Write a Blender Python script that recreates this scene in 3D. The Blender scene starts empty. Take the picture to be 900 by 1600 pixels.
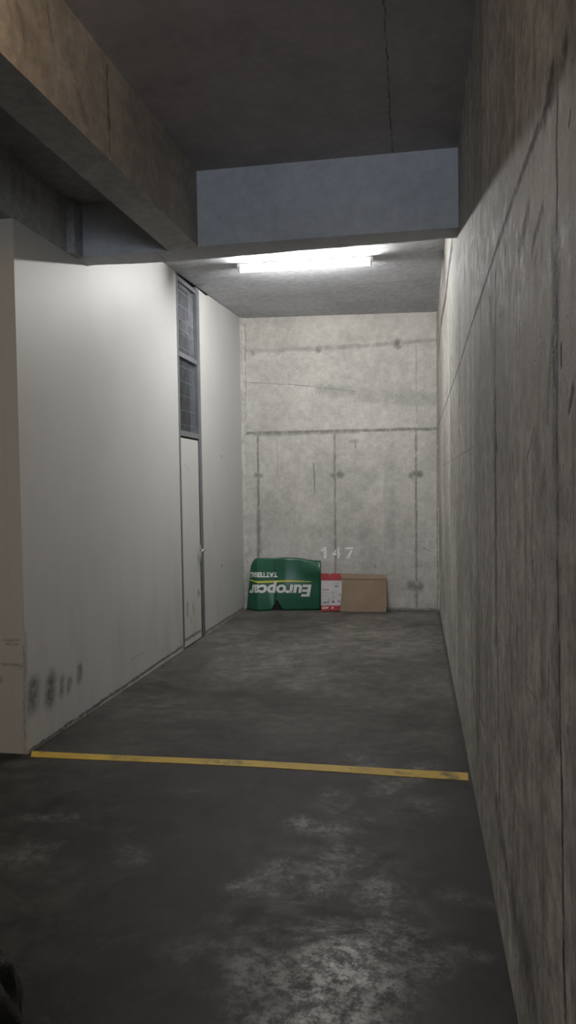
import bpy, bmesh, math, random
from mathutils import Vector, Matrix
random.seed(7)
sc = bpy.context.scene
C = sc.collection

def lerp(a, b, t): return a+(b-a)*t
# ------------------------------------------------------------------ camera
F_PX, YAW, PIT, ROL = 1148.56, .1726, -.0328, -.0161
XL0, KL, XR, YB = -2.1925, .0177, .266, 8.938      # left wall x at y=4.5, its slope, right wall, back wall
ZS, ZC, ZF = 3.032, 3.57, 3.50                     # beam soffit, rear ceiling, front ceiling
YF, YW, YD1, YD2 = 4.56, 3.84, 6.556, 7.219
EYE = Vector((0, 0, 1.5))
cy, sy, cp, sp = math.cos(YAW), math.sin(YAW), math.cos(PIT), math.sin(PIT)
FW = Vector((-sy*cp, cy*cp, sp)); RT = Vector((cy, sy, 0)); UP = RT.cross(FW)
cr, sr = math.cos(ROL), math.sin(ROL)
R2 = cr*RT + sr*UP; U2 = -sr*RT + cr*UP
cam = bpy.data.cameras.new('camera'); camo = bpy.data.objects.new('camera', cam); C.objects.link(camo)
M = Matrix((R2, U2, -FW)).transposed().to_4x4(); M.translation = EYE
camo.matrix_world = M
cam.sensor_fit = 'VERTICAL'; cam.sensor_height = 36; cam.lens = F_PX/1600*36; cam.clip_start = .02
sc.camera = camo
sc.view_settings.view_transform = 'Standard'; sc.view_settings.look = 'None'
sc.view_settings.gamma = 1; sc.view_settings.use_curve_mapping = False
sc.view_settings.exposure = 0.0

# ------------------------------------------------------------------ light of the garage hall and an added fill
w = bpy.data.worlds.new('garage_hall'); sc.world = w; w.use_nodes = True
w.node_tree.nodes['Background'].inputs[0].default_value = (1, .95, .88, 1)
w.node_tree.nodes['Background'].inputs[1].default_value = .035
def area(name, loc, size, power, col, rot=(0, 0, 0), spread=180):
    l = bpy.data.lights.new(name, 'AREA'); l.shape = 'RECTANGLE'; l.size, l.size_y = size
    l.energy = power; l.color = col; l.spread = math.radians(spread)
    o = bpy.data.objects.new(name, l); C.objects.link(o); o.location = loc; o.rotation_euler = rot
    return o
TUBE = 380
# lamps out of frame
area('aisle_lamp', (-3.6, -1.2, 3.1), (1.3, .3), 54, (1, .93, .85))
area('cool_fill', (-.5, -3.5, 2.7), (1.2, .4), 38, (.76, .86, 1), (math.radians(110), 0, 0), 110)  # unseen cool fill, added to brighten the cross beam and ceiling
area('warm_lamp', (-.3, 1.2, 3.25), (.3, .3), 17, (1, .72, .46), (0, math.radians(84), 0), 150)

# ------------------------------------------------------------------ pixel -> plane helpers (measuring only)
def ray(u, v): return FW + R2*((u-450)/F_PX) + U2*((800-v)/F_PX)
def hit(u, v, n, c):
    r = ray(u, v); n = Vector(n); return EYE + r*((c-n.dot(EYE))/n.dot(r))
def onL(u, v): return hit(u, v, (1, -KL, 0), XL0-4.5*KL)
def onR(u, v): return hit(u, v, (1, 0, 0), XR)
def onB(u, v, y=YB): return hit(u, v, (0, 1, 0), y)
def onZ(u, v, z=0): return hit(u, v, (0, 0, 1), z)
def xl(y): return XL0+KL*(y-4.5)

# ------------------------------------------------------------------ node helpers
class NT:
    def __init__(s, name, rough=.8):
        s.m = bpy.data.materials.new(name); s.m.use_nodes = True
        s.t = s.m.node_tree; s.n = s.t.nodes; s.b = s.n['Principled BSDF']
        s.b.inputs['Roughness'].default_value = rough
        s.co = s.n.new('ShaderNodeTexCoord').outputs['Object']
    def put(s, sock, v):
        if isinstance(v, bpy.types.NodeSocket): s.t.links.new(v, sock)
        elif v is not None:
            if sock.type == 'RGBA' and len(v) == 3: v = (*v, 1)
            sock.default_value = v
    def math(s, op, a, b=None, c=None, clamp=False):
        n = s.n.new('ShaderNodeMath'); n.operation = op; n.use_clamp = clamp
        s.put(n.inputs[0], a); s.put(n.inputs[1], b); s.put(n.inputs[2], c); return n.outputs[0]
    def vm(s, op, a, b=None, sc=None):
        n = s.n.new('ShaderNodeVectorMath'); n.operation = op
        s.put(n.inputs[0], a)
        if b is not None: s.put(n.inputs[1], b)
        if sc is not None: s.put(n.inputs['Scale'], sc)
        return n.outputs['Value'] if op in ('LENGTH', 'DOT_PRODUCT') else n.outputs[0]
    def noise(s, scale=1, vec=None, stretch=(1, 1, 1), detail=5, rough=.6, color=False, off=0):
        v = s.vm('MULTIPLY', vec or s.co, stretch)
        if off: v = s.vm('ADD', v, (off, off*1.7, off*.6))
        n = s.n.new('ShaderNodeTexNoise'); s.put(n.inputs['Vector'], v); s.put(n.inputs['Scale'], scale)
        n.inputs['Detail'].default_value = detail; n.inputs['Roughness'].default_value = rough
        return n.outputs['Color' if color else 'Fac']
    def ramp(s, f, a, b, lo=0., hi=1.):
        n = s.n.new('ShaderNodeMapRange'); n.clamp = True; n.interpolation_type = 'SMOOTHSTEP'
        s.put(n.inputs[0], f); s.put(n.inputs[1], a); s.put(n.inputs[2], b); s.put(n.inputs[3], lo); s.put(n.inputs[4], hi)
        return n.outputs[0]
    def mix(s, f, a, b, mode='MIX'):
        n = s.n.new('ShaderNodeMix'); n.data_type = 'RGBA'; n.blend_type = mode
        s.put(n.inputs[0], f); s.put(n.inputs[6], a); s.put(n.inputs[7], b); return n.outputs[2]
    def bump(s, h, strength=.3, dist=.01, normal=None):
        n = s.n.new('ShaderNodeBump'); n.inputs['Strength'].default_value = strength; n.inputs['Distance'].default_value = dist
        s.put(n.inputs['Height'], h)
        if normal is not None: s.put(n.inputs['Normal'], normal)
        s.put(s.b.inputs['Normal'], n.outputs[0]); return n.outputs[0]
    def base(s, c): s.put(s.b.inputs['Base Color'], c)
    def rough(s, r): s.put(s.b.inputs['Roughness'], r)

# a capsule-shaped mark: distance of P to segment A-B, soft from inner to width W
g = bpy.data.node_groups.new('mark', 'ShaderNodeTree')
for nm, ty in (('P', 'NodeSocketVector'), ('A', 'NodeSocketVector'), ('BA', 'NodeSocketVector'), ('Inv', 'NodeSocketFloat'),
               ('W0', 'NodeSocketFloat'), ('W1', 'NodeSocketFloat'), ('S', 'NodeSocketFloat'), ('Prev', 'NodeSocketFloat')):
    g.interface.new_socket(nm, in_out='INPUT', socket_type=ty)
g.interface.new_socket('Out', in_out='OUTPUT', socket_type='NodeSocketFloat')
gi = g.nodes.new('NodeGroupInput'); go = g.nodes.new('NodeGroupOutput'); L = g.links.new
def gv(op, a, b):
    n = g.nodes.new('ShaderNodeVectorMath'); n.operation = op; L(a, n.inputs[0])
    if op == 'SCALE': L(b, n.inputs['Scale'])
    elif b is not None: L(b, n.inputs[1])
    return n.outputs['Value'] if op in ('DOT_PRODUCT', 'LENGTH') else n.outputs[0]
pa = gv('SUBTRACT', gi.outputs['P'], gi.outputs['A'])
dt = gv('DOT_PRODUCT', pa, gi.outputs['BA'])
mu = g.nodes.new('ShaderNodeMath'); mu.operation = 'MULTIPLY'; mu.use_clamp = True; L(dt, mu.inputs[0]); L(gi.outputs['Inv'], mu.inputs[1])
ds = gv('LENGTH', gv('SUBTRACT', pa, gv('SCALE', gi.outputs['BA'], mu.outputs[0])), None)
mr = g.nodes.new('ShaderNodeMapRange'); mr.interpolation_type = 'SMOOTHSTEP'; L(ds, mr.inputs[0]); L(gi.outputs['W0'], mr.inputs[1]); L(gi.outputs['W1'], mr.inputs[2])
L(gi.outputs['S'], mr.inputs[3]); mr.inputs[4].default_value = 0
mx = g.nodes.new('ShaderNodeMath'); mx.operation = 'MAXIMUM'; L(mr.outputs[0], mx.inputs[0]); L(gi.outputs['Prev'], mx.inputs[1])
L(mx.outputs[0], go.inputs[0])

def marks(t, proj, segs, wob=.012, wscale=9):
    """segs: (x0,y0,x1,y1, half width in m, strength, softness)"""
    d = t.vm('SCALE', t.vm('SUBTRACT', t.noise(wscale, color=True, detail=6, rough=.7), (.5, .5, .5)), sc=wob*4)
    P = t.vm('ADD', t.co, d); prev = None
    for s_ in segs:
        x0, y0, x1, y1, wd, st = s_[:6]; soft = s_[6] if len(s_) > 6 else .8
        A = proj(x0, y0); B = proj(x1, y1); BA = B-A
        if BA.length < 1e-4: BA = Vector((1e-4, 1e-4, 1e-4))
        n = t.n.new('ShaderNodeGroup'); n.node_tree = g
        t.put(n.inputs['P'], P); n.inputs['A'].default_value = A; n.inputs['BA'].default_value = BA
        n.inputs['Inv'].default_value = 1/BA.length_squared
        n.inputs['W0'].default_value = wd*(1-soft); n.inputs['W1'].default_value = wd; n.inputs['S'].default_value = st
        if prev is not None: t.put(n.inputs['Prev'], prev)
        else: n.inputs['Prev'].default_value = 0
        prev = n.outputs[0]
    return prev

def concrete(name, c1, c2, streak=None, streak_amt=.3, pits=.4, rough=.75, proj=None, dark=None, light=None, dcol=(.05, .047, .044), wob=.01, mott=1.3, spec=.35, bump=.25, fine=.18, widen=1., dashes=0):
    t = NT(name, rough)
    c = t.mix(t.ramp(t.noise(mott, detail=7, rough=.65), .35, .66), c1, c2)
    f = t.noise(14, detail=8, rough=.75, off=3)
    c = t.mix(fine*2, c, t.mix(t.ramp(f, .3, .72), (.2, .2, .2), (.85, .85, .85)), 'OVERLAY')
    if streak:
        s1 = t.noise(1, stretch=streak, detail=6, rough=.7, off=5)
        c = t.mix(t.ramp(s1, .5, .78, 0, streak_amt), c, tuple(x*.42 for x in c1))
        s2 = t.noise(1, stretch=tuple(x*1.9 for x in streak), detail=5, rough=.7, off=9)
        c = t.mix(t.ramp(s2, .56, .8, 0, streak_amt*.7), c, tuple(min(1, x*1.5) for x in c2))
    if dashes:
        v1 = t.math('MULTIPLY', t.ramp(t.noise(1, stretch=(60, 60, 22), detail=3, rough=.6, off=61), .62, .68), t.ramp(t.noise(2.4, detail=4, off=63), .40, .60))
        c = t.mix(t.math('MULTIPLY', v1, .75), c, (.06, .055, .05))
        d1 = t.math('MULTIPLY', t.ramp(t.noise(1, stretch=(22, 22, 1.3), detail=5, rough=.65, off=41), .60, .70), t.ramp(t.noise(1.6, detail=4, off=43), .40, .62))
        c = t.mix(t.math('MULTIPLY', d1, dashes), c, tuple(x*.30 for x in c1))
        d2 = t.math('MULTIPLY', t.ramp(t.noise(1, stretch=(16, 16, .8), detail=5, rough=.65, off=51), .60, .72), t.ramp(t.noise(1.3, detail=4, off=53), .42, .65))
        c = t.mix(t.math('MULTIPLY', d2, dashes), c, tuple(min(1, x*1.55) for x in c2))
    p1 = t.ramp(t.noise(55, detail=2, rough=.5, off=2), .70, .76)
    p2 = t.ramp(t.noise(3, detail=3, off=12), .42, .62)
    pit = t.math('MULTIPLY', p1, p2)
    c = t.mix(t.math('MULTIPLY', pit, pits), c, (.03, .028, .026))
    q1 = t.math('MULTIPLY', t.ramp(t.noise(26, detail=3, rough=.6, off=31), .66, .74), t.ramp(t.noise(2.2, detail=3, off=17), .45, .65))
    c = t.mix(t.math('MULTIPLY', q1, pits*.55), c, tuple(x*.3 for x in c1))
    h = t.math('ADD', t.math('MULTIPLY', f, .5), t.math('MULTIPLY', pit, -1.))
    if light: light = [(*q[:4], q[4]*widen, min(1, q[5]*widen), *q[6:]) for q in light]
    if dark: dark = [(*q[:4], q[4]*widen, min(1, q[5]*widen), *q[6:]) for q in dark]
    if light:
        m = t.math('MULTIPLY', marks(t, proj, light, wob), t.ramp(t.noise(22, detail=6, off=7), .36, .6))
        c = t.mix(m, c, (.62, .61, .57))
        h = t.math('ADD', h, m)
    if dark:
        br = t.ramp(t.noise(11, detail=7, rough=.75, off=8), .30, .56, .22, 1)
        m = t.math('MULTIPLY', marks(t, proj, dark, wob), br)
        c = t.mix(m, c, dcol)
        h = t.math('SUBTRACT', h, t.math('MULTIPLY', m, 1.5))
    t.base(c); t.b.inputs['Specular IOR Level'].default_value = spec
    t.bump(h, bump, .012)
    t.rough(t.ramp(f, .3, .7, rough-.1, min(1, rough+.12)))
    return t.m

def near_cell(proj, segs, ax, c0, c1, pad=.07):
    out = []
    for q in segs:
        A, B = proj(q[0], q[1]), proj(q[2], q[3]); ok = False
        for i in range(41):
            p = A+(B-A)*(i/40); u, v = p[ax], p[2]; w_ = q[4]+pad
            if c0[0]-w_ < u < c1[0]+w_ and c0[1]-w_ < v < c1[1]+w_: ok = True; break
        if ok: out.append(q)
    return out
def cell_wall(name, ax, const, us, zs, thick, proj, dark, light, **kw):
    """a wall whose face is divided in areas, each with the marks that lie on it"""
    bm = bmesh.new(); mats = []; V = {}
    def P(i, j):
        if (i, j) not in V:
            p = (const, us[i], zs[j]) if ax == 1 else (us[i], const, zs[j]); V[i, j] = bm.verts.new(p)
        return V[i, j]
    for i in range(len(us)-1):
        for j in range(len(zs)-1):
            dk_, lt_ = near_cell(proj, dark, ax, (us[i], zs[j]), (us[i+1], zs[j+1])), near_cell(proj, light, ax, (us[i], zs[j]), (us[i+1], zs[j+1]))
            f_ = bm.faces.new((P(i, j), P(i+1, j), P(i+1, j+1), P(i, j+1))); f_.material_index = len(mats)
            mats.append(concrete(name+'_concrete', proj=proj, dark=dk_, light=lt_, **kw))
    ex = bmesh.ops.extrude_face_region(bm, geom=bm.faces[:])
    bmesh.ops.translate(bm, verts=[v for v in ex['geom'] if isinstance(v, bmesh.types.BMVert)], vec=(thick, 0, 0) if ax == 1 else (0, thick, 0))
    return obj(name, bm, mats, kind='structure')

def plain(name, col, rough=.6, metal=0., var=.12, scale=8, bump=.05):
    t = NT(name, rough)
    n = t.noise(scale, detail=5)
    t.base(t.mix(t.ramp(n, .3, .7), tuple(x*(1-var) for x in col), tuple(min(1, x*(1+var)) for x in col)))
    t.b.inputs['Metallic'].default_value = metal
    if bump: t.bump(n, bump, .005)
    return t.m

# ------------------------------------------------------------------ mesh helpers
def obj(name, bm, m, parent=None, kind=None, smooth=False):
    me = bpy.data.meshes.new(name); bmesh.ops.recalc_face_normals(bm, faces=bm.faces[:]); bm.to_mesh(me); bm.free()
    o = bpy.data.objects.new(name, me); C.objects.link(o)
    for x in (m if isinstance(m, (list, tuple)) else [m]): me.materials.append(x)
    if parent is not None: o.parent = parent
    if kind: o['kind'] = kind
    if smooth:
        for p in me.polygons: p.use_smooth = True
    return o
def tag(o, label, cat, group=None):
    o['label'] = label; o['category'] = cat
    if group: o['group'] = group
    return o
def empty(name, loc=(0, 0, 0)):
    o = bpy.data.objects.new(name, None); C.objects.link(o); o.location = loc; o.empty_display_size = .1; return o
def local(o, parent):
    """parent while keeping world-space vertices"""
    o.parent = parent; o.matrix_parent_inverse = Matrix.Translation(-Vector(parent.location))
    return o
def prism(bm, pts, off, mi=0):
    """pts: 3-D polygon, off: extrusion vector"""
    off = Vector(off); a = [bm.verts.new(Vector(p)) for p in pts]; b = [bm.verts.new(Vector(p)+off) for p in pts]
    n = len(a); fs = [bm.faces.new(a), bm.faces.new(b[::-1])]
    for i in range(n): fs.append(bm.faces.new((a[i], b[i], b[(i+1) % n], a[(i+1) % n])))
    for f in fs: f.material_index = mi
    return fs
def box(bm, x0, x1, y0, y1, z0, z1, mi=0):
    return prism(bm, [(x0, y0, z0), (x1, y0, z0), (x1, y1, z0), (x0, y1, z0)], (0, 0, z1-z0), mi)
def tube(bm, a, b, r, n=12, cap=True):
    a = Vector(a); b = Vector(b); d = (b-a).normalized(); u = d.orthogonal().normalized(); v = d.cross(u)
    ra = [bm.verts.new(a+(u*math.cos(2*math.pi*i/n)+v*math.sin(2*math.pi*i/n))*r) for i in range(n)]
    rb = [bm.verts.new(b+(u*math.cos(2*math.pi*i/n)+v*math.sin(2*math.pi*i/n))*r) for i in range(n)]
    for i in range(n): bm.faces.new((ra[i], ra[(i+1) % n], rb[(i+1) % n], rb[i]))
    if cap: bm.faces.new(ra[::-1]); bm.faces.new(rb)

# ------------------------------------------------------------------ materials
GREY1, GREY2 = (.30, .295, .28), (.42, .41, .385)
# back wall
bd = [(383,677,682,670,.022,.6),(400,679,560,674,.03,.42),(403,679,404,870,.016,.55),(404,800,405,860,.035,.4),(523,676,524,905,.015,.5),(650,673,651,950,.016,.5),
      (385,549,470,546,.03,.26),(470,546,560,541,.035,.32),(560,541,682,531,.028,.32),
      (497,545,498,546,.05,.6),(621,536,622,539,.062,.62),(649,741,656,741,.05,.62),(643,743,644,744,.045,.5),(530,741,531,742,.05,.6),(520,742,521,743,.04,.42),(400,742,408,743,.035,.5),
      (644,915,654,916,.075,.6),(395,551,396,552,.04,.4),
      (385,598,460,601,.008,.4),(460,601,560,612,.009,.45),(500,608,680,622,.09,.24),(560,622,680,630,.06,.22),(383,505,384,950,.012,.4),
      (683,487,684,950,.010,.55),(490,724,492,770,.011,.5),(554,688,556,700,.012,.5),(545,690,558,690,.02,.3),(585,884,586,886,.02,.4),(383,950,685,954,.03,.6),
      (433,690,434,740,.008,.25),(609,680,610,850,.08,.13),(470,700,450,770,.09,.10),(572,820,573,900,.10,.14),(650,540,651,660,.012,.22),(660,855,672,862,.01,.35)]
bl = [(385,556,470,552,.07,.5),(540,585,541,612,.0,.0),(524,603,620,614,.05,.28),(390,690,400,900,.05,.25),(640,880,660,935,.09,.25),(400,520,660,505,.12,.2)]
KW_BACK = dict(c1=(.45, .435, .40), c2=(.56, .54, .50), streak=(5, 5, .7), streak_amt=.20, dcol=(.14, .135, .13), mott=1.6, pits=.7, wob=.009, fine=.13, widen=1.3)
# right wall
rd = [(871,120,871,888,.010,.85),(871,888,876,1153,.010,.9),(876,1153,883,1590,.010,.9),(775,430,774,775,.016,.8),(774,775,777,996,.013,.85),(777,996,781,1250,.012,.7),
      (736,400,736,950,.012,.9),(736,950,740,1100,.012,.8),(718,480,717,1050,.016,.75),(704.5,560,704,1000,.018,.7),(696,600,696,960,.02,.6),(727,420,727,1000,.006,.4),(756,480,757,1050,.004,.4),(790,500,791,900,.004,.35),(845,420,846,1300,.003,.35),(808,430,808,900,.005,.5),(808,900,809,1100,.005,.35),
      (685,665,720,565,.009,.75),(720,565,740,500,.012,.9),(740,500,809,290,.014,.95),(809,290,860,150,.014,.95),(707,378,701,420,.05,.85,.6),(701,420,697,460,.05,.8,.6),(697,460,689,505,.05,.6,.7),(689,505,686,545,.06,.5),(860,150,884,80,.03,.5),
      (866,395,868,460,.028,.35),(864,540,868,600,.022,.7),(878,545,878,570,.012,.7),(862,560,856,650,.022,.35),(772,630,776,700,.028,.65),(774,700,776,830,.02,.5),(896,610,890,640,.012,.6),
      (893,170,889,195,.005,.75),(862,120,852,180,.028,.55),(807,60,808,145,.003,.7),(735,60,742,0,.008,.4),
      (812,500,811,575,.005,.5),(822,650,833,710,.0,.0),(835,670,824,720,.006,.35),(833,690,832,1000,.02,.22),(802,720,804,770,.025,.25),(838,700,852,760,.03,.2),
      (752,470,752,600,.012,.4),(758,380,757,450,.008,.45),(790,380,790,460,.007,.45),(847,370,846,410,.004,.5),(838,400,836,415,.005,.6),(765,460,776,640,.04,.2),
      (895,1100,900,1200,.0,.0),(888,1138,889,1142,.006,.9),(873,950,871,1160,.03,.3),(800,720,700,735,.0,.0),
      (760,1000,762,1200,.018,.35),(748,1010,750,1120,.02,.3),(732,1000,748,1160,.03,.25),(776,1250,790,1340,.03,.35),(858,1040,856,1120,.012,.25),
      (640,0,640,0,.0,.0),(690,730,740,700,.010,.12),(682,410,683,950,.012,.35),
      (826,330,812,395,.025,.45),(870,380,868,560,.05,.55,1),(866,560,873,900,.035,.35,1),(848,330,832,390,.018,.5,1),(772,520,775,1000,.03,.4,1)]
rd = [x for x in rd if x[4] > 0]
# thin scratch lines running down the wall; last two paint a shadow at its base
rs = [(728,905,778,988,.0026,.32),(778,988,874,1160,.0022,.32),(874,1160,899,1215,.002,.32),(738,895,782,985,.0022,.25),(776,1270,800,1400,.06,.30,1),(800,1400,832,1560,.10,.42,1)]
rl = [(814,350,818,395,.022,.85),(804,355,812,380,.016,.7),(783,395,784,415,.008,.6),(762,365,764,385,.010,.6),(792,420,792,445,.006,.6),(880,400,880,415,.004,.8),(888,315,889,335,.005,.6),(745,360,746,400,.01,.5),
      (750,1130,762,1170,.02,.4),(840,1090,860,1125,.0,.0),(700,440,704,900,.25,.25),(835,860,834,960,.008,.35),(770,330,770,360,.012,.4)]
rl = [x for x in rl if x[4] > 0]
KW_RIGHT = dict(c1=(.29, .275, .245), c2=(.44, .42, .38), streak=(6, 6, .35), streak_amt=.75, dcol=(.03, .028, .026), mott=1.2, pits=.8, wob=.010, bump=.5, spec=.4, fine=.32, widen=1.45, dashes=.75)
m_beam = concrete('beam_concrete', (.24, .225, .205), (.33, .31, .28), streak=(2.5, 2.5, .5), streak_amt=.3, proj=lambda u, v: hit(u, v, (1, -.033, 0), -1.3404-4.5*.033),
                  dark=[(167,102,172,240,.012,.8),(30,10,40,60,.03,.35),(75,10,82,60,.02,.35),(120,140,135,190,.03,.3),(205,180,206,300,.02,.25)], pits=.7, dcol=(.08, .07, .06))
DIAG = 1
m_cross = concrete('cross_beam_concrete', (.44, .45, .47), (.52, .53, .55), streak=(.6, 3, 3), streak_amt=.15, fine=.08, proj=lambda u, v: hit(u, v, (0, 1, 0), YF-.02) if v < 393 and u < 200 else onZ(u, v, ZS),
                   dark=[(119,322,193,388,.010,.6),(110,395,160,399,.012,.5),(245,393,262,412,.006,.7)], light=[(120,415,250,411,.03,.5),(590,386,700,372,.025,.5),(160,404,240,398,.02,.3)], wob=.012)
m_soffit_scr = [(180,290,230,330,.04,.5),(200,330,232,318,.015,.8),(232,318,256,344,.008,.9),(215,300,240,315,.02,.6),(140,200,170,240,.03,.3),(60,150,90,165,.03,.3)]
m_main = concrete('main_beam_concrete', (.30, .275, .245), (.41, .375, .33), streak=(2.5, 2.5, .5), streak_amt=.3, proj=lambda u, v: hit(u, v, (1, -.033, 0), -1.3404-4.5*.033),
                  dark=[(167,102,172,240,.012,.8),(30,10,40,60,.03,.35),(75,10,82,60,.02,.35),(120,140,135,190,.03,.3)], pits=.7, dcol=(.08, .07, .06))
m_soffit = concrete('main_soffit_concrete', (.36, .36, .34), (.46, .46, .43), streak=(3, .6, 3), streak_amt=.2, proj=lambda u, v: onZ(u, v, ZS-.001), light=m_soffit_scr, wob=.02)
m_ceilf = concrete('front_ceiling_concrete', (.33, .305, .30), (.42, .39, .385), streak=(3, .5, 3), streak_amt=.15, fine=.08, proj=lambda u, v: onZ(u, v, ZF),
                   dark=[(600,0,606,120,.006,.8),(606,120,614,238,.006,.8)], dcol=(.05, .05, .05), bump=.12)
m_ceilr = concrete('rear_ceiling_concrete', (.46, .465, .49), (.58, .585, .61), streak=(.5, 7, 3), streak_amt=.25, proj=lambda u, v: onZ(u, v, ZC),
                   light=[(520,432,660,424,.012,.8),(440,446,520,442,.008,.6),(560,462,600,458,.006,.6),(420,470,640,452,.01,.4)], wob=.006, bump=.12)
m_lat = concrete('lateral_beam_concrete', (.30, .30, .29), (.38, .38, .37), streak=(2, 2, .6), streak_amt=.2)
m_latdark = concrete('store_concrete', (.24, .235, .235), (.31, .305, .305))
m_store = plain('store_shade', (.022, .024, .028), .9)  # near black: the shade inside the store is put into the colour
m_mortar = concrete('rough_mortar', (.50, .49, .46), (.66, .65, .62), pits=.6, bump=.8, mott=6)

# white partition paint
def paint(name, c, proj, dark, warm=0, soft=.04, dcol=(.09, .085, .08), amt=.35):
    t = NT(name, .55)
    a = t.mix(t.ramp(t.noise(1.1, detail=6), .3, .7), c, tuple(x*.93 for x in c))
    # grime that builds up near the floor in faint vertical wipes
    z = t.n.new('ShaderNodeSeparateXYZ'); t.put(z.inputs[0], t.co)
    lo = t.ramp(z.outputs[2], 1.5, .0, 0, 1)
    wi = t.ramp(t.noise(1, stretch=(5, 5, 1.1), detail=6, rough=.7), .42, .75)
    a = t.mix(t.math('MULTIPLY', t.math('MULTIPLY', lo, wi), amt), a, (.34, .33, .31))
    m = marks(t, proj, dark, .012, 14)
    br = t.ramp(t.noise(30, detail=4, off=4), .25, .6, .5, 1)
    a = t.mix(t.math('MULTIPLY', m, br), a, dcol)
    t.base(a); t.bump(t.noise(40, detail=3), .05, .004)
    return t.m
def floor_edge(u0, v0, u1, v1): return (u0, v0, u1, v1, .012, .8)
sm = [(53,1072,50,1098,.115,.8,1),(80,1064,78,1090,.105,.9,1),(97,1062,96,1082,.06,.65,1),(108,1062,107,1078,.045,.7,1),(110,1060,111,1066,.035,.6,1),(125,1044,124,1060,.06,.85,1)]
m_white = paint('white_partition_paint', (.575, .575, .555), onL, sm+[(40,1178,285,1010,.016,.9,.5),(318,990,381,950,.02,.85,.5),(40,990,41,1180,.02,.45,1),(345,712,347,714,.025,.4),(345,885,348,882,.025,.4),(333,780,338,850,.03,.12,1),  # long lines at the foot paint the shadow gap above the floor
      (205,1030,225,1020,.02,.2)])
m_front = paint('partition_end_warm_tint', (.52, .47, .40), lambda u, v: hit(u, v, (0, 1, 0), YW), [(5,1001,30,1000,.014,.45,1),(8,1006,28,1007,.010,.45,1),(4,1038,34,1040,.014,.5,1),(28,1046,32,1045,.01,.5,1),(0,1060,0,1062,.03,.6,1),  # same white paint, with the warm lamp's tint put into its colour
      (38,950,38,1175,.01,.55,1),(0,1180,40,1181,.02,.6,1)])
m_door = paint('door_leaf_paint', (.60, .60, .57), onL, [(293,945,293,960,.05,.6,1),(310,925,311,930,.035,.9),(302,945,303,955,.05,.35,1),(299,965,299,972,.04,.3,1),(309,868,310,880,.03,.5),(289,728,296,735,.04,.1),(284,1004,313,986,.02,.8,.5)], amt=.5)
m_steel = plain('grey_painted_steel', (.17, .175, .19), .45, .2)
m_wire = plain('galvanised_wire', (.26, .28, .31), .5, .2)
m_chrome = plain('chrome', (.8, .79, .76), .18, 1, .03)
m_dark = plain('black_gap', (.012, .012, .012), .9)

# floor
t = NT('worn_concrete_floor', .5)
sep = t.n.new('ShaderNodeSeparateXYZ'); t.put(sep.inputs[0], t.co)
warp = t.vm('ADD', t.co, t.vm('SCALE', t.vm('SUBTRACT', t.noise(1.1, color=True, detail=3), (.5, .5, .5)), sc=1.6))
# floor colour darkened towards the camera to paint the lamp's falloff
lamp_falloff = t.ramp(t.math('ADD', sep.outputs[1], t.math('MULTIPLY', t.noise(1.2, off=4), 2.)), 4.2, 7.6)
lo_ = t.mix(lamp_falloff, (.020, .0182, .016), (.068, .063, .055)); hi_ = t.mix(lamp_falloff, (.050, .046, .041), (.155, .147, .132))
c = t.mix(t.ramp(t.noise(.9, vec=warp, detail=9, rough=.7), .34, .68), lo_, hi_)
f = t.noise(9, detail=9, rough=.78, off=3)
c = t.mix(.8, c, t.mix(t.ramp(f, .34, .66), (.22, .22, .22), (.8, .8, .8)), 'OVERLAY')
scr = t.ramp(t.noise(1, stretch=(2.2, 9, 1), vec=t.vm('ADD', t.co, t.vm('SCALE', t.noise(1.3, color=True), sc=.8)), detail=8, rough=.8, off=6), .55, .72)
c = t.mix(t.math('MULTIPLY', scr, .42), c, t.mix(lamp_falloff, (.11, .105, .096), (.30, .288, .265)))
dk = [(160,1103,700,1122,.010,.85),(548,1110,562,1112,.02,.7),(575,1112,600,1114,.016,.7),(625,1114,640,1115,.016,.7),(655,1116,668,1117,.016,.7),
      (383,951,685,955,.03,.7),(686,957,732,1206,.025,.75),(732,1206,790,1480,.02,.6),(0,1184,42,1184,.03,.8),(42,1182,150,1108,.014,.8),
      (500,1430,600,1330,.10,.5,1),(330,1340,250,1500,.35,.30,1),(505,1290,560,1310,.11,.55,1),(150,1480,250,1560,.3,.35,1),(200,1215,120,1218,.05,.3,1),(715,1120,733,1200,.08,.5,1),(560,1350,640,1260,.09,.4,1),(720,1280,770,1480,.2,.45,1),(655,1330,690,1540,.11,.35,1)]
lt = [(540,1480,520,1600,.30,1,1),(440,1400,560,1340,.26,.5,1),(560,1300,640,1260,.25,.28,1),(380,1450,420,1600,.16,.4,1),(590,1380,660,1500,.16,.5,1),(470,1290,560,1300,.12,.5,1),(370,1385,450,1345,.07,.5,1),(600,1240,660,1200,.15,.3,1),(560,1180,640,1250,.15,.25,1),(20,1340,60,1330,.16,.22,1),(200,1300,215,1340,.10,.25,1),(40,1280,120,1275,.06,.2,1),
      (430,1500,480,1590,.12,.5,1),(330,1470,270,1490,.1,.2,1),(700,1480,760,1500,.06,.3,1),(700,1400,790,1420,.08,.2,1),(520,1250,600,1290,.2,.3,1)]
ml = marks(t, onZ, lt, .05, 2.6); brk = t.math('MULTIPLY', t.ramp(t.noise(1.7, vec=warp, detail=10, rough=.72, off=11), .36, .56), t.ramp(t.noise(17, detail=10, rough=.85, off=21), .42, .58, .10, 1))
ml = t.math('MULTIPLY', ml, brk)
c = t.mix(ml, c, (.44, .425, .39))  # pale scuffs, with the tube's sheen on the near floor painted in
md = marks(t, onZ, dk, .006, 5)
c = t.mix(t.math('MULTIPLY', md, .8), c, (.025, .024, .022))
t.base(c)
t.rough(t.math('SUBTRACT', t.ramp(f, .3, .7, .46, .66), t.math('MULTIPLY', ml, .16)))
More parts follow.
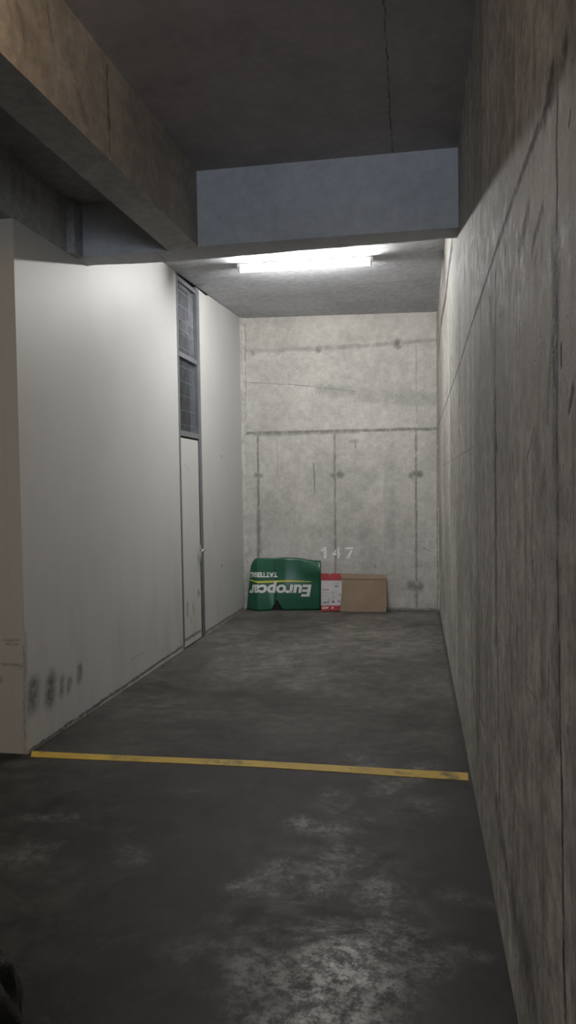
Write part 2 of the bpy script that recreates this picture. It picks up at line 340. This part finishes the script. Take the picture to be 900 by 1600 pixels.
t.put(t.b.inputs['Specular IOR Level'], t.math('ADD', t.math('MULTIPLY', ml, .3), .24))
t.bump(t.math('ADD', f, t.math('MULTIPLY', scr, .5)), .22, .008)
m_floor = t.m

# ------------------------------------------------------------------ structure
HX0, HY0 = -6.5, -7.0
bm = bmesh.new(); box(bm, HX0, XR+.25, HY0, YB+.25, -.15, 0); obj('floor', bm, m_floor, kind='structure')
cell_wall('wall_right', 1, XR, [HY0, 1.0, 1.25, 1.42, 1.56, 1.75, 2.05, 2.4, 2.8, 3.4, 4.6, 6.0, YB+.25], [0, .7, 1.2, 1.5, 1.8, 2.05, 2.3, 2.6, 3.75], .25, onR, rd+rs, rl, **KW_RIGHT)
cell_wall('wall_back', 0, YB, [HX0, -1.45, -.95, -.4, XR], [0, .8, 1.4, 2.1, 2.4, 2.9, 3.75], .25, onB, bd, bl, **KW_BACK)
bm = bmesh.new(); box(bm, HX0-.2, HX0, HY0, YB+.25, 0, 3.75); obj('wall_far_left', bm, m_lat, kind='structure')
bm = bmesh.new(); box(bm, HX0, XR, HY0-.2, HY0, 0, 3.75); obj('wall_behind', bm, m_lat, kind='structure')
# partition: near piece, far piece, the lintel-free door gap between, and its end return
YCB = 4.80
def Lp(y, z): return (xl(y), y, z)
zt = lambda y: 3.493+.042*(y-6.235)
bm = bmesh.new()
prism(bm, [Lp(YW, 0), Lp(YD1, 0), Lp(YD1, zt(YD1)), Lp(YCB-.03, zt(YCB)), Lp(YCB-.03, ZS), Lp(YW, ZS)], (-.09, 0, 0))
prism(bm, [Lp(YD2, 0), Lp(YB, 0), Lp(YB, zt(YB)), Lp(YD2+.35, zt(YD2+.35)-.005), Lp(YD2+.35, zt(YD2)-.014), Lp(YD2, zt(YD2)-.014)], (-.09, 0, 0))
for f_ in bm.faces:
    f_.normal_update()
    if abs(f_.normal.y) > .9 and f_.calc_center_median().y < YW+.01: f_.material_index = 1
obj('wall_left', bm, [m_white, m_front], kind='structure')
bm = bmesh.new(); x1 = xl(YW)-.0905
box(bm, HX0, x1, YW, YW+.09, 0, ZS); obj('wall_front', bm, m_front, kind='structure')
# rough mortar line where the partition meets the back wall
bm = bmesh.new(); N = 90; rows = []
for i in range(N+1):
    z = zt(YB)*i/N; wv = random.uniform(.004, .014) + (.006 if z > .3 else 0); wx = random.uniform(.03, .055)
    rows.append([bm.verts.new(p) for p in ((xl(YB)-.01, YB-random.uniform(.05, .09), z), (xl(YB)+wv, YB-random.uniform(.03, .05), z), (xl(YB)+wx*.7, YB-.02, z), (xl(YB)+wx, YB+.002, z))])
for a, b in zip(rows, rows[1:]):
    for k in range(3): bm.faces.new((a[k], a[k+1], b[k+1], b[k]))
obj('trim_1', bm, m_mortar, kind='structure', smooth=True)

# ceilings
def patch(name, m, corners, nx, ny, th):
    """corners x0y0,x1y0,x1y1,x0y1 bilinear slab"""
    bm = bmesh.new(); c = [Vector(p) for p in corners]; g0 = []
    for j in range(ny+1):
        r = []
        for i in range(nx+1):
            s, u = i/nx, j/ny
            r.append(bm.verts.new((c[0]*(1-s)+c[1]*s)*(1-u)+(c[3]*(1-s)+c[2]*s)*u))
        g0.append(r)
    fs = [bm.faces.new((g0[j][i], g0[j][i+1], g0[j+1][i+1], g0[j+1][i])) for j in range(ny) for i in range(nx)]
    ex = bmesh.ops.extrude_face_region(bm, geom=fs)
    bmesh.ops.translate(bm, verts=[v for v in ex['geom'] if isinstance(v, bmesh.types.BMVert)], vec=(0, 0, th))
    return obj(name, bm, m, kind='structure')
patch('ceiling_rear', m_ceilr, [(xl(4.7), 4.7, zt(4.7)), (XR, 4.7, 3.60), (XR, YB, 3.55), (xl(YB), YB, zt(YB))], 8, 8, .3)
patch('ceiling_store_shade', m_store, [(HX0, 4.7, zt(4.7)), (xl(4.7), 4.7, zt(4.7)), (xl(YB), YB, zt(YB)), (HX0, YB, zt(YB))], 8, 8, .3)
kB = .033
xb1 = lambda y: -1.3404+kB*(y-4.5)
xb2 = lambda y: -1.5502+kB*(y-4.5)
bm = bmesh.new(); prism(bm, [(xb1(HY0), HY0, ZF), (XR, HY0, ZF), (XR, YF, ZF), (xb1(YF), YF, ZF)], (0, 0, .3)); obj('ceiling_front', bm, m_ceilf, kind='structure')
ZL = 3.37
bm = bmesh.new(); prism(bm, [(HX0, HY0, ZL), (xb2(HY0), HY0, ZL), (xb2(YF), YF, ZL), (HX0, YF, ZL)], (0, 0, .3)); obj('ceiling_aisle', bm, m_latdark, kind='structure')
# main beam
bm = bmesh.new()
prism(bm, [(xb2(HY0), HY0, ZS-.001), (xb1(HY0), HY0, ZS-.001), (xb1(YF), YF, ZS-.001), (xb2(YF), YF, ZS-.001)], (0, 0, .65))
for f_ in bm.faces:
    f_.normal_update()
    f_.material_index = 1 if (abs(f_.normal.z) > .9 and f_.calc_center_median().z < ZS+.1) else 0
obj('trim_2', bm, [m_main, m_soffit], kind='structure')
# cross beam with an uneven cast rear arris
bm = bmesh.new()
fr = [onZ(119, 403, ZS), onZ(262, 392, ZS), onZ(310, 385, ZS), onZ(718, 355, ZS)]
fr = [Vector((HX0, fr[0].y, ZS)), *fr]; fr[-1].x = XR
bk = [onZ(255, 410.5, ZS), onZ(300, 407.5, ZS)]
bk = [Vector((HX0, 4.76, ZS)), onZ(140, 415, ZS)]
for i in range(0, 61):
    u = 150+(700-150)*i/60; v = 415-5*min(1, (u-140)/115) if u < 255 else 410.3-37.8*(u-255)/445
    bk.append(onZ(u, v+random.uniform(-.5, .6), ZS))
bk.append(Vector((XR, bk[-1].y, ZS)))
prism(bm, fr+bk[::-1], (0, 0, .7))
obj('trim_3', bm, m_cross, kind='structure')
# lateral beam above the partition with its little pier
bm = bmesh.new(); prism(bm, [Lp(HY0, ZS), Lp(YF, ZS), Lp(YF, 3.5), Lp(HY0, 3.5)], (-.25, 0, 0))
y0 = onL(103, 340).y
prism(bm, [(xl(y0)-.05, y0, ZS), (xl(y0)+.055, y0, ZS), (xl(y0)+.06, YF+.01, ZS), (xl(y0)-.05, YF+.01, ZS)], (0, 0, .36))
obj('trim_4', bm, m_lat, kind='structure')

# ------------------------------------------------------------------ storage door and wire grille
def seg_y(bm, ya, yb, z0, z1, xin, xout, mi=0):
    prism(bm, [(xl(ya)+xin, ya, z0), (xl(ya)+xout, ya, z0), (xl(yb)+xout, yb, z0), (xl(yb)+xin, yb, z0)], (0, 0, z1-z0), mi)
d1 = empty('door_1', (xl(YD1), YD1, 0)); d1['kind'] = 'structure'
ZT = zt(6.9)-.005
bm = bmesh.new(); seg_y(bm, YD2-.085, YD2-.001, 0, ZT, -.08, .008); local(obj('door_jamb', bm, m_steel), d1)
bm = bmesh.new(); seg_y(bm, YD1+.001, YD1+.035, 0, ZT, -.08, .004); local(obj('door_jamb', bm, m_steel), d1)
bm = bmesh.new(); seg_y(bm, YD1+.035, YD2-.085, 2.005, 2.055, -.07, .006); local(obj('door_rail', bm, m_steel), d1)
bm = bmesh.new(); seg_y(bm, YD1+.045, YD2-.10, .012, 1.985, -.04, .0)
bmesh.ops.bevel(bm, geom=bm.edges[:], offset=.003, segments=2); leaf = local(obj('door_leaf', bm, m_door), d1)
hp = onL(312.5, 859.5); hx = xl(hp.y)
bm = bmesh.new()
box(bm, hx-.002, hx+.008, hp.y-.025, hp.y+.025, hp.z-.16, hp.z+.05)
bmesh.ops.bevel(bm, geom=bm.edges[:], offset=.004, segments=2); lk = local(obj('lock_plate', bm, m_chrome), d1)
bm = bmesh.new(); tube(bm, (hx, hp.y, hp.z), (hx+.05, hp.y, hp.z), .011); tube(bm, (hx+.045, hp.y+.008, hp.z), (hx+.055, hp.y-.115, hp.z-.003), .010)
bmesh.ops.translate(bm, verts=bm.verts[:], vec=(0, 0, 0)); local(obj('door_handle', bm, m_chrome, smooth=True), d1)
w1 = empty('window_1', (xl(YD1), YD1, 2.06)); w1['kind'] = 'structure'
zm = 2.765
bm = bmesh.new(); seg_y(bm, YD1+.036, YD2-.086, zm-.022, zm+.022, -.06, .004); seg_y(bm, YD1+.036, YD2-.086, ZT-.07, ZT-.03, -.06, .002)
local(obj('window_frame', bm, m_steel), w1)
for (za, zb) in ((2.056, zm-.022), (zm+.022, ZT-.07)):
    bm = bmesh.new(); n = 13; ya, yb = YD1+.036, YD2-.086
    for i in range(n):
        y = ya+(yb-ya)*(i+.5)/n; tube(bm, (xl(y)-.03, y, za-.005), (xl(y)-.03, y, zb+.005), .0032, 6)
    k = max(2, round((zb-za)/.145))
    for i in range(k):
        z = za+(zb-za)*(i+.45)/k; tube(bm, (xl(ya)-.024, ya-.005, z), (xl(yb)-.024, yb+.005, z), .0025, 6)
    local(obj('wire_grille', bm, m_wire), w1)
# dark wall added behind the grille, coloured near black for the store's shade
bm = bmesh.new(); box(bm, -2.85, -2.75, YW+.1, YB-.01, 0, 3.40); obj('wall_store_shade', bm, m_store, kind='structure')

# ------------------------------------------------------------------ fluorescent lamp
m_lampbody = plain('white_enamel', (.80, .80, .78), .4, 0, .03)
m_holder = plain('lamp_holder_plastic', (.62, .62, .6), .5, 0, .03)
t = NT('glowing_tube'); t.b.inputs['Emission Color'].default_value = (1, .99, .975, 1); t.b.inputs['Emission Strength'].default_value = TUBE; m_tube = t.m
def cz(p):
    u_ = (p.y-4.7)/(YB-4.7); s_ = (p.x-xl(p.y))/(XR-xl(p.y))
    return lerp(lerp(zt(4.7), 3.60, s_), lerp(zt(YB), 3.55, s_), u_)
def on_ceiling(u, v):
    p = onZ(u, v, 3.55)
    for _ in range(5): p = onZ(u, v, cz(p)-.006)
    return p
A = on_ceiling(370, 412); B = on_ceiling(583, 400); ZCL = (A.z+B.z)/2
lamp = empty('batten_lamp', ((A.x+B.x)/2, (A.y+B.y)/2, ZCL))
tag(lamp, 'lit fluorescent tube batten mounted on the ceiling behind the cross beam', 'ceiling lamp')
dx = (B-A).normalized(); nn = Vector((-dx.y, dx.x, 0))
bm = bmesh.new(); prism(bm, [A, B, B+nn*.055, A+nn*.055], (0, 0, -.052)); 
bmesh.ops.bevel(bm, geom=bm.edges[:], offset=.004, segments=2)
local(obj('housing', bm, m_lampbody), lamp)
off = nn*.008
a2 = A+dx*.035+off; b2 = B-dx*.035+off; a2.z -= .062; b2.z -= .062
bm = bmesh.new(); tube(bm, a2, b2, .015, 20); local(obj('fluorescent_tube', bm, m_tube, smooth=False), lamp)
for p, s in ((a2, -1), (b2, 1)):
    bm = bmesh.new(); q = p+dx*s*.004
    prism(bm, [q+Vector((0, 0, -.018))-nn*.014, q+Vector((0, 0, -.018))+nn*.014, q+Vector((0, 0, .03))+nn*.016, q+Vector((0, 0, .03))-nn*.016], dx*s*.02)
    bmesh.ops.bevel(bm, geom=bm.edges[:], offset=.003, segments=2); local(obj('lamp_holder', bm, m_holder), lamp)

# ------------------------------------------------------------------ painted marks
m_num = plain('white_stencil_paint', (.80, .80, .77), .7, 0, .12, 40)
num = empty('bay_number', onB(526, 872)); tag(num, 'white stencilled number 147 painted on the back wall above the cardboard', 'painted number')
def glyph(name, polys, m, parent, d=.002, proj=lambda u, v: onB(u, v, YB-.0005)):
    bm = bmesh.new()
    for p in polys: prism(bm, [proj(*q) for q in p], (0, -d, 0))
    return local(obj(name, bm, m), parent)
glyph('digit_one', [[(505.8,855),(509.8,854.6),(510.2,872.5),(506.2,872.8),(505.9,860)],[(505.8,855),(506,860),(502,862.3),(501.3,859.3)]], m_num, num)
glyph('digit_four', [[(527.2,855.5),(530.0,854.3),(530.3,871.8),(527.4,872)],[(523.6,860.5),(525.4,857),(525.4,862),(522.4,864.4),(525.4,864.2),(525.5,867.4),(519,867.6),(519.4,865.2)],[(530.2,863.8),(531.6,864.6),(531.6,867),(530.2,867.6)]], m_num, num)
glyph('digit_seven', [[(539,855.5),(551.8,854.6),(551.6,857.8),(539.3,858.4)],[(547.8,859.2),(551.5,859),(545.4,872.2),(541,872.4)]], m_num, num)

t = NT('worn_yellow_paint', .55)
c = t.mix(t.ramp(t.noise(3, detail=6), .35, .65), (.52, .33, .035), (.62, .42, .06))
wr = t.ramp(t.noise(9, detail=9, rough=.8, off=2), .52, .72, 0, .75)
c = t.mix(wr, c, (.12, .09, .045))
c = t.mix(t.math('MULTIPLY', marks(t, onZ, [(700,1211,706,1216,.05,.8),(330,1190,370,1193,.06,.5),(620,1207,640,1210,.03,.5),(180,1184,215,1187,.07,.4)], .02), t.ramp(f if False else t.noise(20, off=4), .3, .6)), c, (.05, .045, .035))
t.base(c); t.bump(t.noise(40), .1, .003); m_yel = t.m
top = [(50,1174),(150,1179),(270,1184),(400,1189),(520,1196),(620,1202),(731,1208)]
bot = [(48,1183),(150,1187.5),(270,1192.5),(400,1198.5),(520,1206),(620,1213),(732,1220)]
bm = bmesh.new(); pts = [onZ(*p, 0.0005) for p in top+bot[::-1]]; prism(bm, pts, (0, 0, .0025))
tag(obj('painted_line', bm, m_yel), 'worn yellow painted line across the concrete floor at the bay mouth', 'floor marking')

# ------------------------------------------------------------------ boards leaning on the back wall
def interp(tab, x):
    if x <= tab[0][0]: return tab[0][1]
    for (a, va), (b, vb) in zip(tab, tab[1:]):
        if x <= b: return va+(vb-va)*(x-a)/(b-a)
    return tab[-1][1]
# green sign: U is the length along the sheet in px, the strip left of U=402 is folded back towards the wall
UL, UFOLD, UR = 378.0, 402.0, 501.0
vb_t = [(378, 952.3), (402, 955.2), (424, 954.2), (501, 953.2)]
vt_t = [(378, 885), (384, 878), (392, 873.5), (400, 872.2), (402, 872), (430, 872.5), (445, 871), (470, 872), (480, 874.5), (490, 875.6), (501, 876)]
def pxU(U, v):
    if U >= UFOLD: return U
    k = lerp(16.0, 9.5, min(1, max(0, (953-v)/75)))/24
    return UFOLD+(U-UFOLD)*k
def sheet(U, v, fwd=0.):
    vb = interp(vb_t, U); vt = interp(vt_t, U); x = pxU(U, v)
    t_ = min(1.05, max(0, (vb-v)/(vb-vt)))
    yb = onZ(pxU(U, vb), vb).y
    yt = YB-.022 if U > UFOLD else lerp(YB-.022, YB-.012, (UFOLD-U)/24)
    y = lerp(yb, yt, t_)
    y -= .02*math.sin(math.pi*t_)*(1 if U > 430 else .5)
    # upper right corner curls forward
    if U > 465: y -= .05*((U-465)/36)**1.5*math.exp(-((t_-.80)/.16)**2)
    y -= .012*math.exp(-((U-445)/9)**2)*t_
    return onB(x, v, y-fwd)
t = NT('green_sign_sheet', .28)
t.base(t.mix(t.ramp(t.noise(3), .3, .7), (.010, .085, .045), (.014, .11, .058))); t.b.inputs['Specular IOR Level'].default_value = .6
t.bump(t.noise(6, detail=2), .15, .01); m_green = t.m
cols = sorted(set([378, 381, 384, 388, 392, 396, 399, 401, 402, 403, 406, 412, 418, 424, 427, 430, 431.5, 433, 435, 438, 442, 445, 449, 454, 460, 465]+[468+3*i for i in range(12)]+[501]))
bm = bmesh.new(); rows = []
NR = 22
for U in cols:
    vb = interp(vb_t, U)
    if 424 < U < 431.5: vb = lerp(954.2, 938.5, (U-424)/7.5)
    elif 431.5 <= U <= 433: vb = 938.5
    elif 433 < U < 442: vb = lerp(938.5, 954, (U-433)/9)
    vt = interp(vt_t, U)
    rows.append([bm.verts.new(sheet(U, lerp(vb, vt, j/NR))) for j in range(NR+1)])
for a, b in zip(rows, rows[1:]):
    for j in range(NR): bm.faces.new((a[j], b[j], b[j+1], a[j+1]))
gs = empty('advertising_board', (-1.6, 8.87, 0)); tag(gs, 'green folded plastic sign board lying upside down against the back wall', 'sign board')
pn = local(obj('sign_sheet', bm, m_green, smooth=True), gs)
sm_ = pn.modifiers.new('thickness', 'SOLIDIFY'); sm_.thickness = .005; sm_.offset = 0
def text_mesh(body, bold=.0, shear=0., space=1.0):
    cu = bpy.data.curves.new('t', 'FONT'); cu.body = body; cu.size = 1; cu.offset = bold; cu.shear = shear; cu.space_character = space; cu.resolution_u = 4
    o = bpy.data.objects.new('t', cu); C.objects.link(o); bpy.context.view_layer.update()
    dg = bpy.context.evaluated_depsgraph_get(); me = bpy.data.meshes.new_from_object(o.evaluated_get(dg))
    bm = bmesh.new(); bm.from_mesh(me); bpy.data.objects.remove(o); bpy.data.curves.remove(cu); bpy.data.meshes.remove(me)
    bmesh.ops.triangulate(bm, faces=bm.faces[:])
    return bm
def fit(bm, u0, u1, v0, v1, zlo, zhi, rot=True, curve=None):
    """map the text to px so its x extent spans u0..u1 and font height zlo..zhi spans v0..v1"""
    xs = [v.co.x for v in bm.verts]; a, b = min(xs), max(xs)
    for v in bm.verts:
        s = (v.co.x-a)/(b-a); q = (v.co.y-zlo)/(zhi-zlo)
        v.co = Vector((lerp(u0, u1, s), lerp(v0, v1, q), 0))
def long_split(bm, L_):
    for _ in range(4):
        e = [e for e in bm.edges if e.calc_length() > L_]
        if not e: break
        bmesh.ops.subdivide_edges(bm, edges=e, cuts=1, use_grid_fill=False); bmesh.ops.triangulate(bm, faces=[f for f in bm.faces if len(f.verts) > 3])
m_let = plain('white_lettering', (.72, .74, .70), .5, 0, .05)
m_ylw = plain('yellow_stripe', (.62, .58, .06), .5, 0, .05)
def on_sheet(name, bm, m, fwd):
    long_split(bm, 2.5)
    for v in bm.verts: v.co = sheet(v.co.x, v.co.y, fwd)
    return local(obj(name, bm, m), gs)
bm = text_mesh('Europcar', .036, .14, 1.0); fit(bm, 486.5, 379.5, 914.3, 932, 0, .71); on_sheet('lettering', bm, m_let, .006)
bm = text_mesh('TATTERSALL', .05, 0, 1.02); fit(bm, 433.5, 378.5, 894.6, 901.8, 0, .70)
on_sheet('lettering', bm, m_let, .006)
bm = bmesh.new()
prism(bm, [sheet(u, v, -.012) for u, v in ((421, 953.6), (445, 953.2), (436, 937.5), (430, 937.5))], (0, .004, 0))
local(obj('notch_shade', bm, m_dark), gs)  # black sheet added behind the notch to stand for its shaded gap
bm = bmesh.new()
cv = [(486, 908.9, .5), (470, 908.3, .9), (450, 907.8, 1.3), (430, 908.5, 1.5), (403, 909.6, 1.6), (392, 908, 1.0), (379, 906, .8)]
pr = [(bm.verts.new((u, v-h, 0)), bm.verts.new((u, v+h, 0))) for u, v, h in cv]
for a, b in zip(pr, pr[1:]): bm.faces.new((a[0], a[1], b[1], b[0]))
bmesh.ops.triangulate(bm, faces=bm.faces[:]); on_sheet('stripe', bm, m_ylw, .0048)

# generic leaning board given by px corners
def lean(u, v, vb, vt, yb, yt, fwd=0): return onB(u, v, lerp(yb, yt, (vb-v)/(vb-vt))-fwd)
# brown cardboard
t = NT('brown_cardboard', .85)
c = t.mix(t.ramp(t.noise(2.5, detail=6), .35, .7), (.25, .185, .125), (.31, .235, .165))
c = t.mix(t.ramp(t.noise(1, stretch=(3, 3, 90), detail=2), .4, .7, 0, .12), c, (.16, .11, .07)); t.base(c); t.bump(t.noise(1, stretch=(3, 3, 90), detail=1), .12, .003); m_card = t.m
m_cardedge = plain('cardboard_edge', (.17, .12, .08), .9)
cb = empty('cardboard_sheet', onZ(568, 956)); tag(cb, 'brown flattened cardboard box leaning on the back wall under the number', 'cardboard')
yb_, yt_ = onZ(568, 956).y, YB-.05
P_ = lambda u, v, f=0: lean(u, v, 956, 897, yb_, yt_, f)
bm = bmesh.new()
ol = [(530,955),(560,955.8),(602,956.3),(604,954),(604,930),(603.4,905),(560,904.6),(533,904)]
prism(bm, [P_(*p) for p in ol], (0, .012, 0)); bmesh.ops.bevel(bm, geom=bm.edges[:], offset=.002, segments=1)
local(obj('panel', bm, m_card), cb)
bm = bmesh.new()
prism(bm, [P_(533,904.2,.002), P_(603.4,905,.002), P_(602.8,898.2,-.006), P_(570,897,-.006), P_(533.4,896,-.006)], (0, .01, 0)); bmesh.ops.bevel(bm, geom=bm.edges[:], offset=.0015, segments=1)
local(obj('top_flap', bm, m_card), cb)
bm = bmesh.new(); prism(bm, [P_(533,904.9,.0035), P_(603.4,905.7,.0035), P_(603.4,905.2,.0035), P_(533,904.4,.0035)], (0, .004, 0))
local(obj('fold_line', bm, m_cardedge), cb)
# red and white carton
m_cw = plain('white_carton_print', (.52, .50, .50), .6, 0, .06); m_cr = plain('red_carton_print', (.36, .028, .038), .55, 0, .12)
m_ink = plain('black_ink', (.05, .045, .05), .7); m_rink = plain('dark_red_ink', (.2, .02, .03), .7); m_gink = plain('grey_ink', (.3, .29, .3), .7)
ct = empty('printed_carton', onZ(518, 955)); tag(ct, 'flattened red and white printed carton between the green board and brown cardboard', 'carton')
yb2, yt2 = onZ(518, 955.5).y-.01, YB-.062
Q_ = lambda u, v, f=0: lean(u, v, 955.5, 896, yb2, yt2, f)
bm = bmesh.new()
def band(pts, mi): prism(bm, [Q_(*p) for p in pts], (0, .006, 0), mi)
band([(501.8,896.3),(512.5,896),(515,899),(515,903.5),(515.5,903.5),(515.9,896.2),(532,896),(534,907),(501.8,907)], 1)
band([(501.8,907),(534,907),(534.2,925),(532,946),(501.8,946)], 0)
band([(501.8,946),(531.6,946),(529,954.5),(501.8,954.8)], 1)
local(obj('panel', bm, [m_cw, m_cr]), ct)
def ink(name, polys, m):
    for p in polys:
        bm = bmesh.new(); prism(bm, [Q_(u, v, .001) for u, v in p], (0, -.0015, 0)); local(obj(name, bm, m), ct)
R_ = lambda a, b, c_, d_: [(a, b), (c_, b), (c_, d_), (a, d_)]
circ = lambda u, v, r, n=14: [(u+r*math.cos(2*math.pi*i/n), v+r*math.sin(2*math.pi*i/n)) for i in range(n)]
ink('printed_dot', [circ(520.6, 940.3, 1.7)], m_ink)
ink('printed_rule', [R_(503.5, 921, 514, 921.8)], m_rink)
ink('printed_label', [R_(504,940,513,940.8), R_(504,942.2,512,943), R_(513.3,935,513.8,943.5), R_(503.5,926,514,926.3), R_(530.5,927,531.7,931), R_(529,938.5,531.2,940.5), R_(523,915.3,528,916.6)], m_ink)
ink('printed_drawing', [R_(523,911.5,528,912.4), R_(519.8,924,520.5,938), R_(518,926.5,522,927.2), R_(517.6,932.6,523.4,933.2), R_(504,930,512,930.4), R_(504,933,512,933.4), R_(504,936,512,936.4), R_(528.6,907.8,529,920), R_(527.5,932,528,944)], m_gink)
for body, u0, u1 in (('GDIV', 503, 514), ('R', 517.5, 521)):
    bm = text_mesh(body, .02, .3, .92); fit(bm, u0, u1, 951.3, 947.8, 0, .7)
    for v in bm.verts: v.co = Q_(v.co.x, v.co.y, .002)
    local(obj('lettering', bm, m_let), ct)

# ------------------------------------------------------------------ black plastic sack cut off by the frame
t = NT('black_plastic', .28); t.base((.006, .006, .007)); t.bump(t.noise(9, detail=4, rough=.6), .5, .03); m_bag = t.m
BC = onZ(-84, 1668, .0); BC = Vector((BC.x, BC.y, 0))
bag = empty('rubbish_sack', BC); tag(bag, 'glossy black crumpled plastic sack standing on the floor at the lower left edge', 'sack')
bm = bmesh.new(); nz, na = 26, 48; rings = []
prof = [(0, .02), (.05, .17), (.15, .205), (.4, .20), (.62, .165), (.78, .10), (.86, .045), (.90, .032), (.95, .05), (1, .075)]
H = .36
for j in range(nz+1):
    s = j/nz; r = interp(prof, s); ring = []
    for i in range(na):
        a = 2*math.pi*i/na
        k = 1+.10*math.sin(3*a+2.1+s*2)+.06*math.sin(7*a+5*s)+.05*math.sin(11*a-9*s)+(.25*abs(math.sin(4*a)) if s > .93 else 0)
        ring.append(bm.verts.new((math.cos(a)*r*k, math.sin(a)*r*k, s*H+.012*math.sin(5*a)*(s > .9))))
    rings.append(ring)
for a, b in zip(rings, rings[1:]):
    for i in range(na): bm.faces.new((a[i], a[(i+1) % na], b[(i+1) % na], b[i]))
bm.faces.new(rings[0][::-1]); obj('sack_body', bm, m_bag, bag, smooth=True)
bm = bmesh.new(); n = 24
for i in range(n):
    a, b = 2*math.pi*i/n, 2*math.pi*(i+1)/n
    tube(bm, (math.cos(a)*.036, math.sin(a)*.036, .322), (math.cos(b)*.036, math.sin(b)*.036, .322), .006, 6, False)
obj('tie', bm, m_dark, bag, smooth=True)
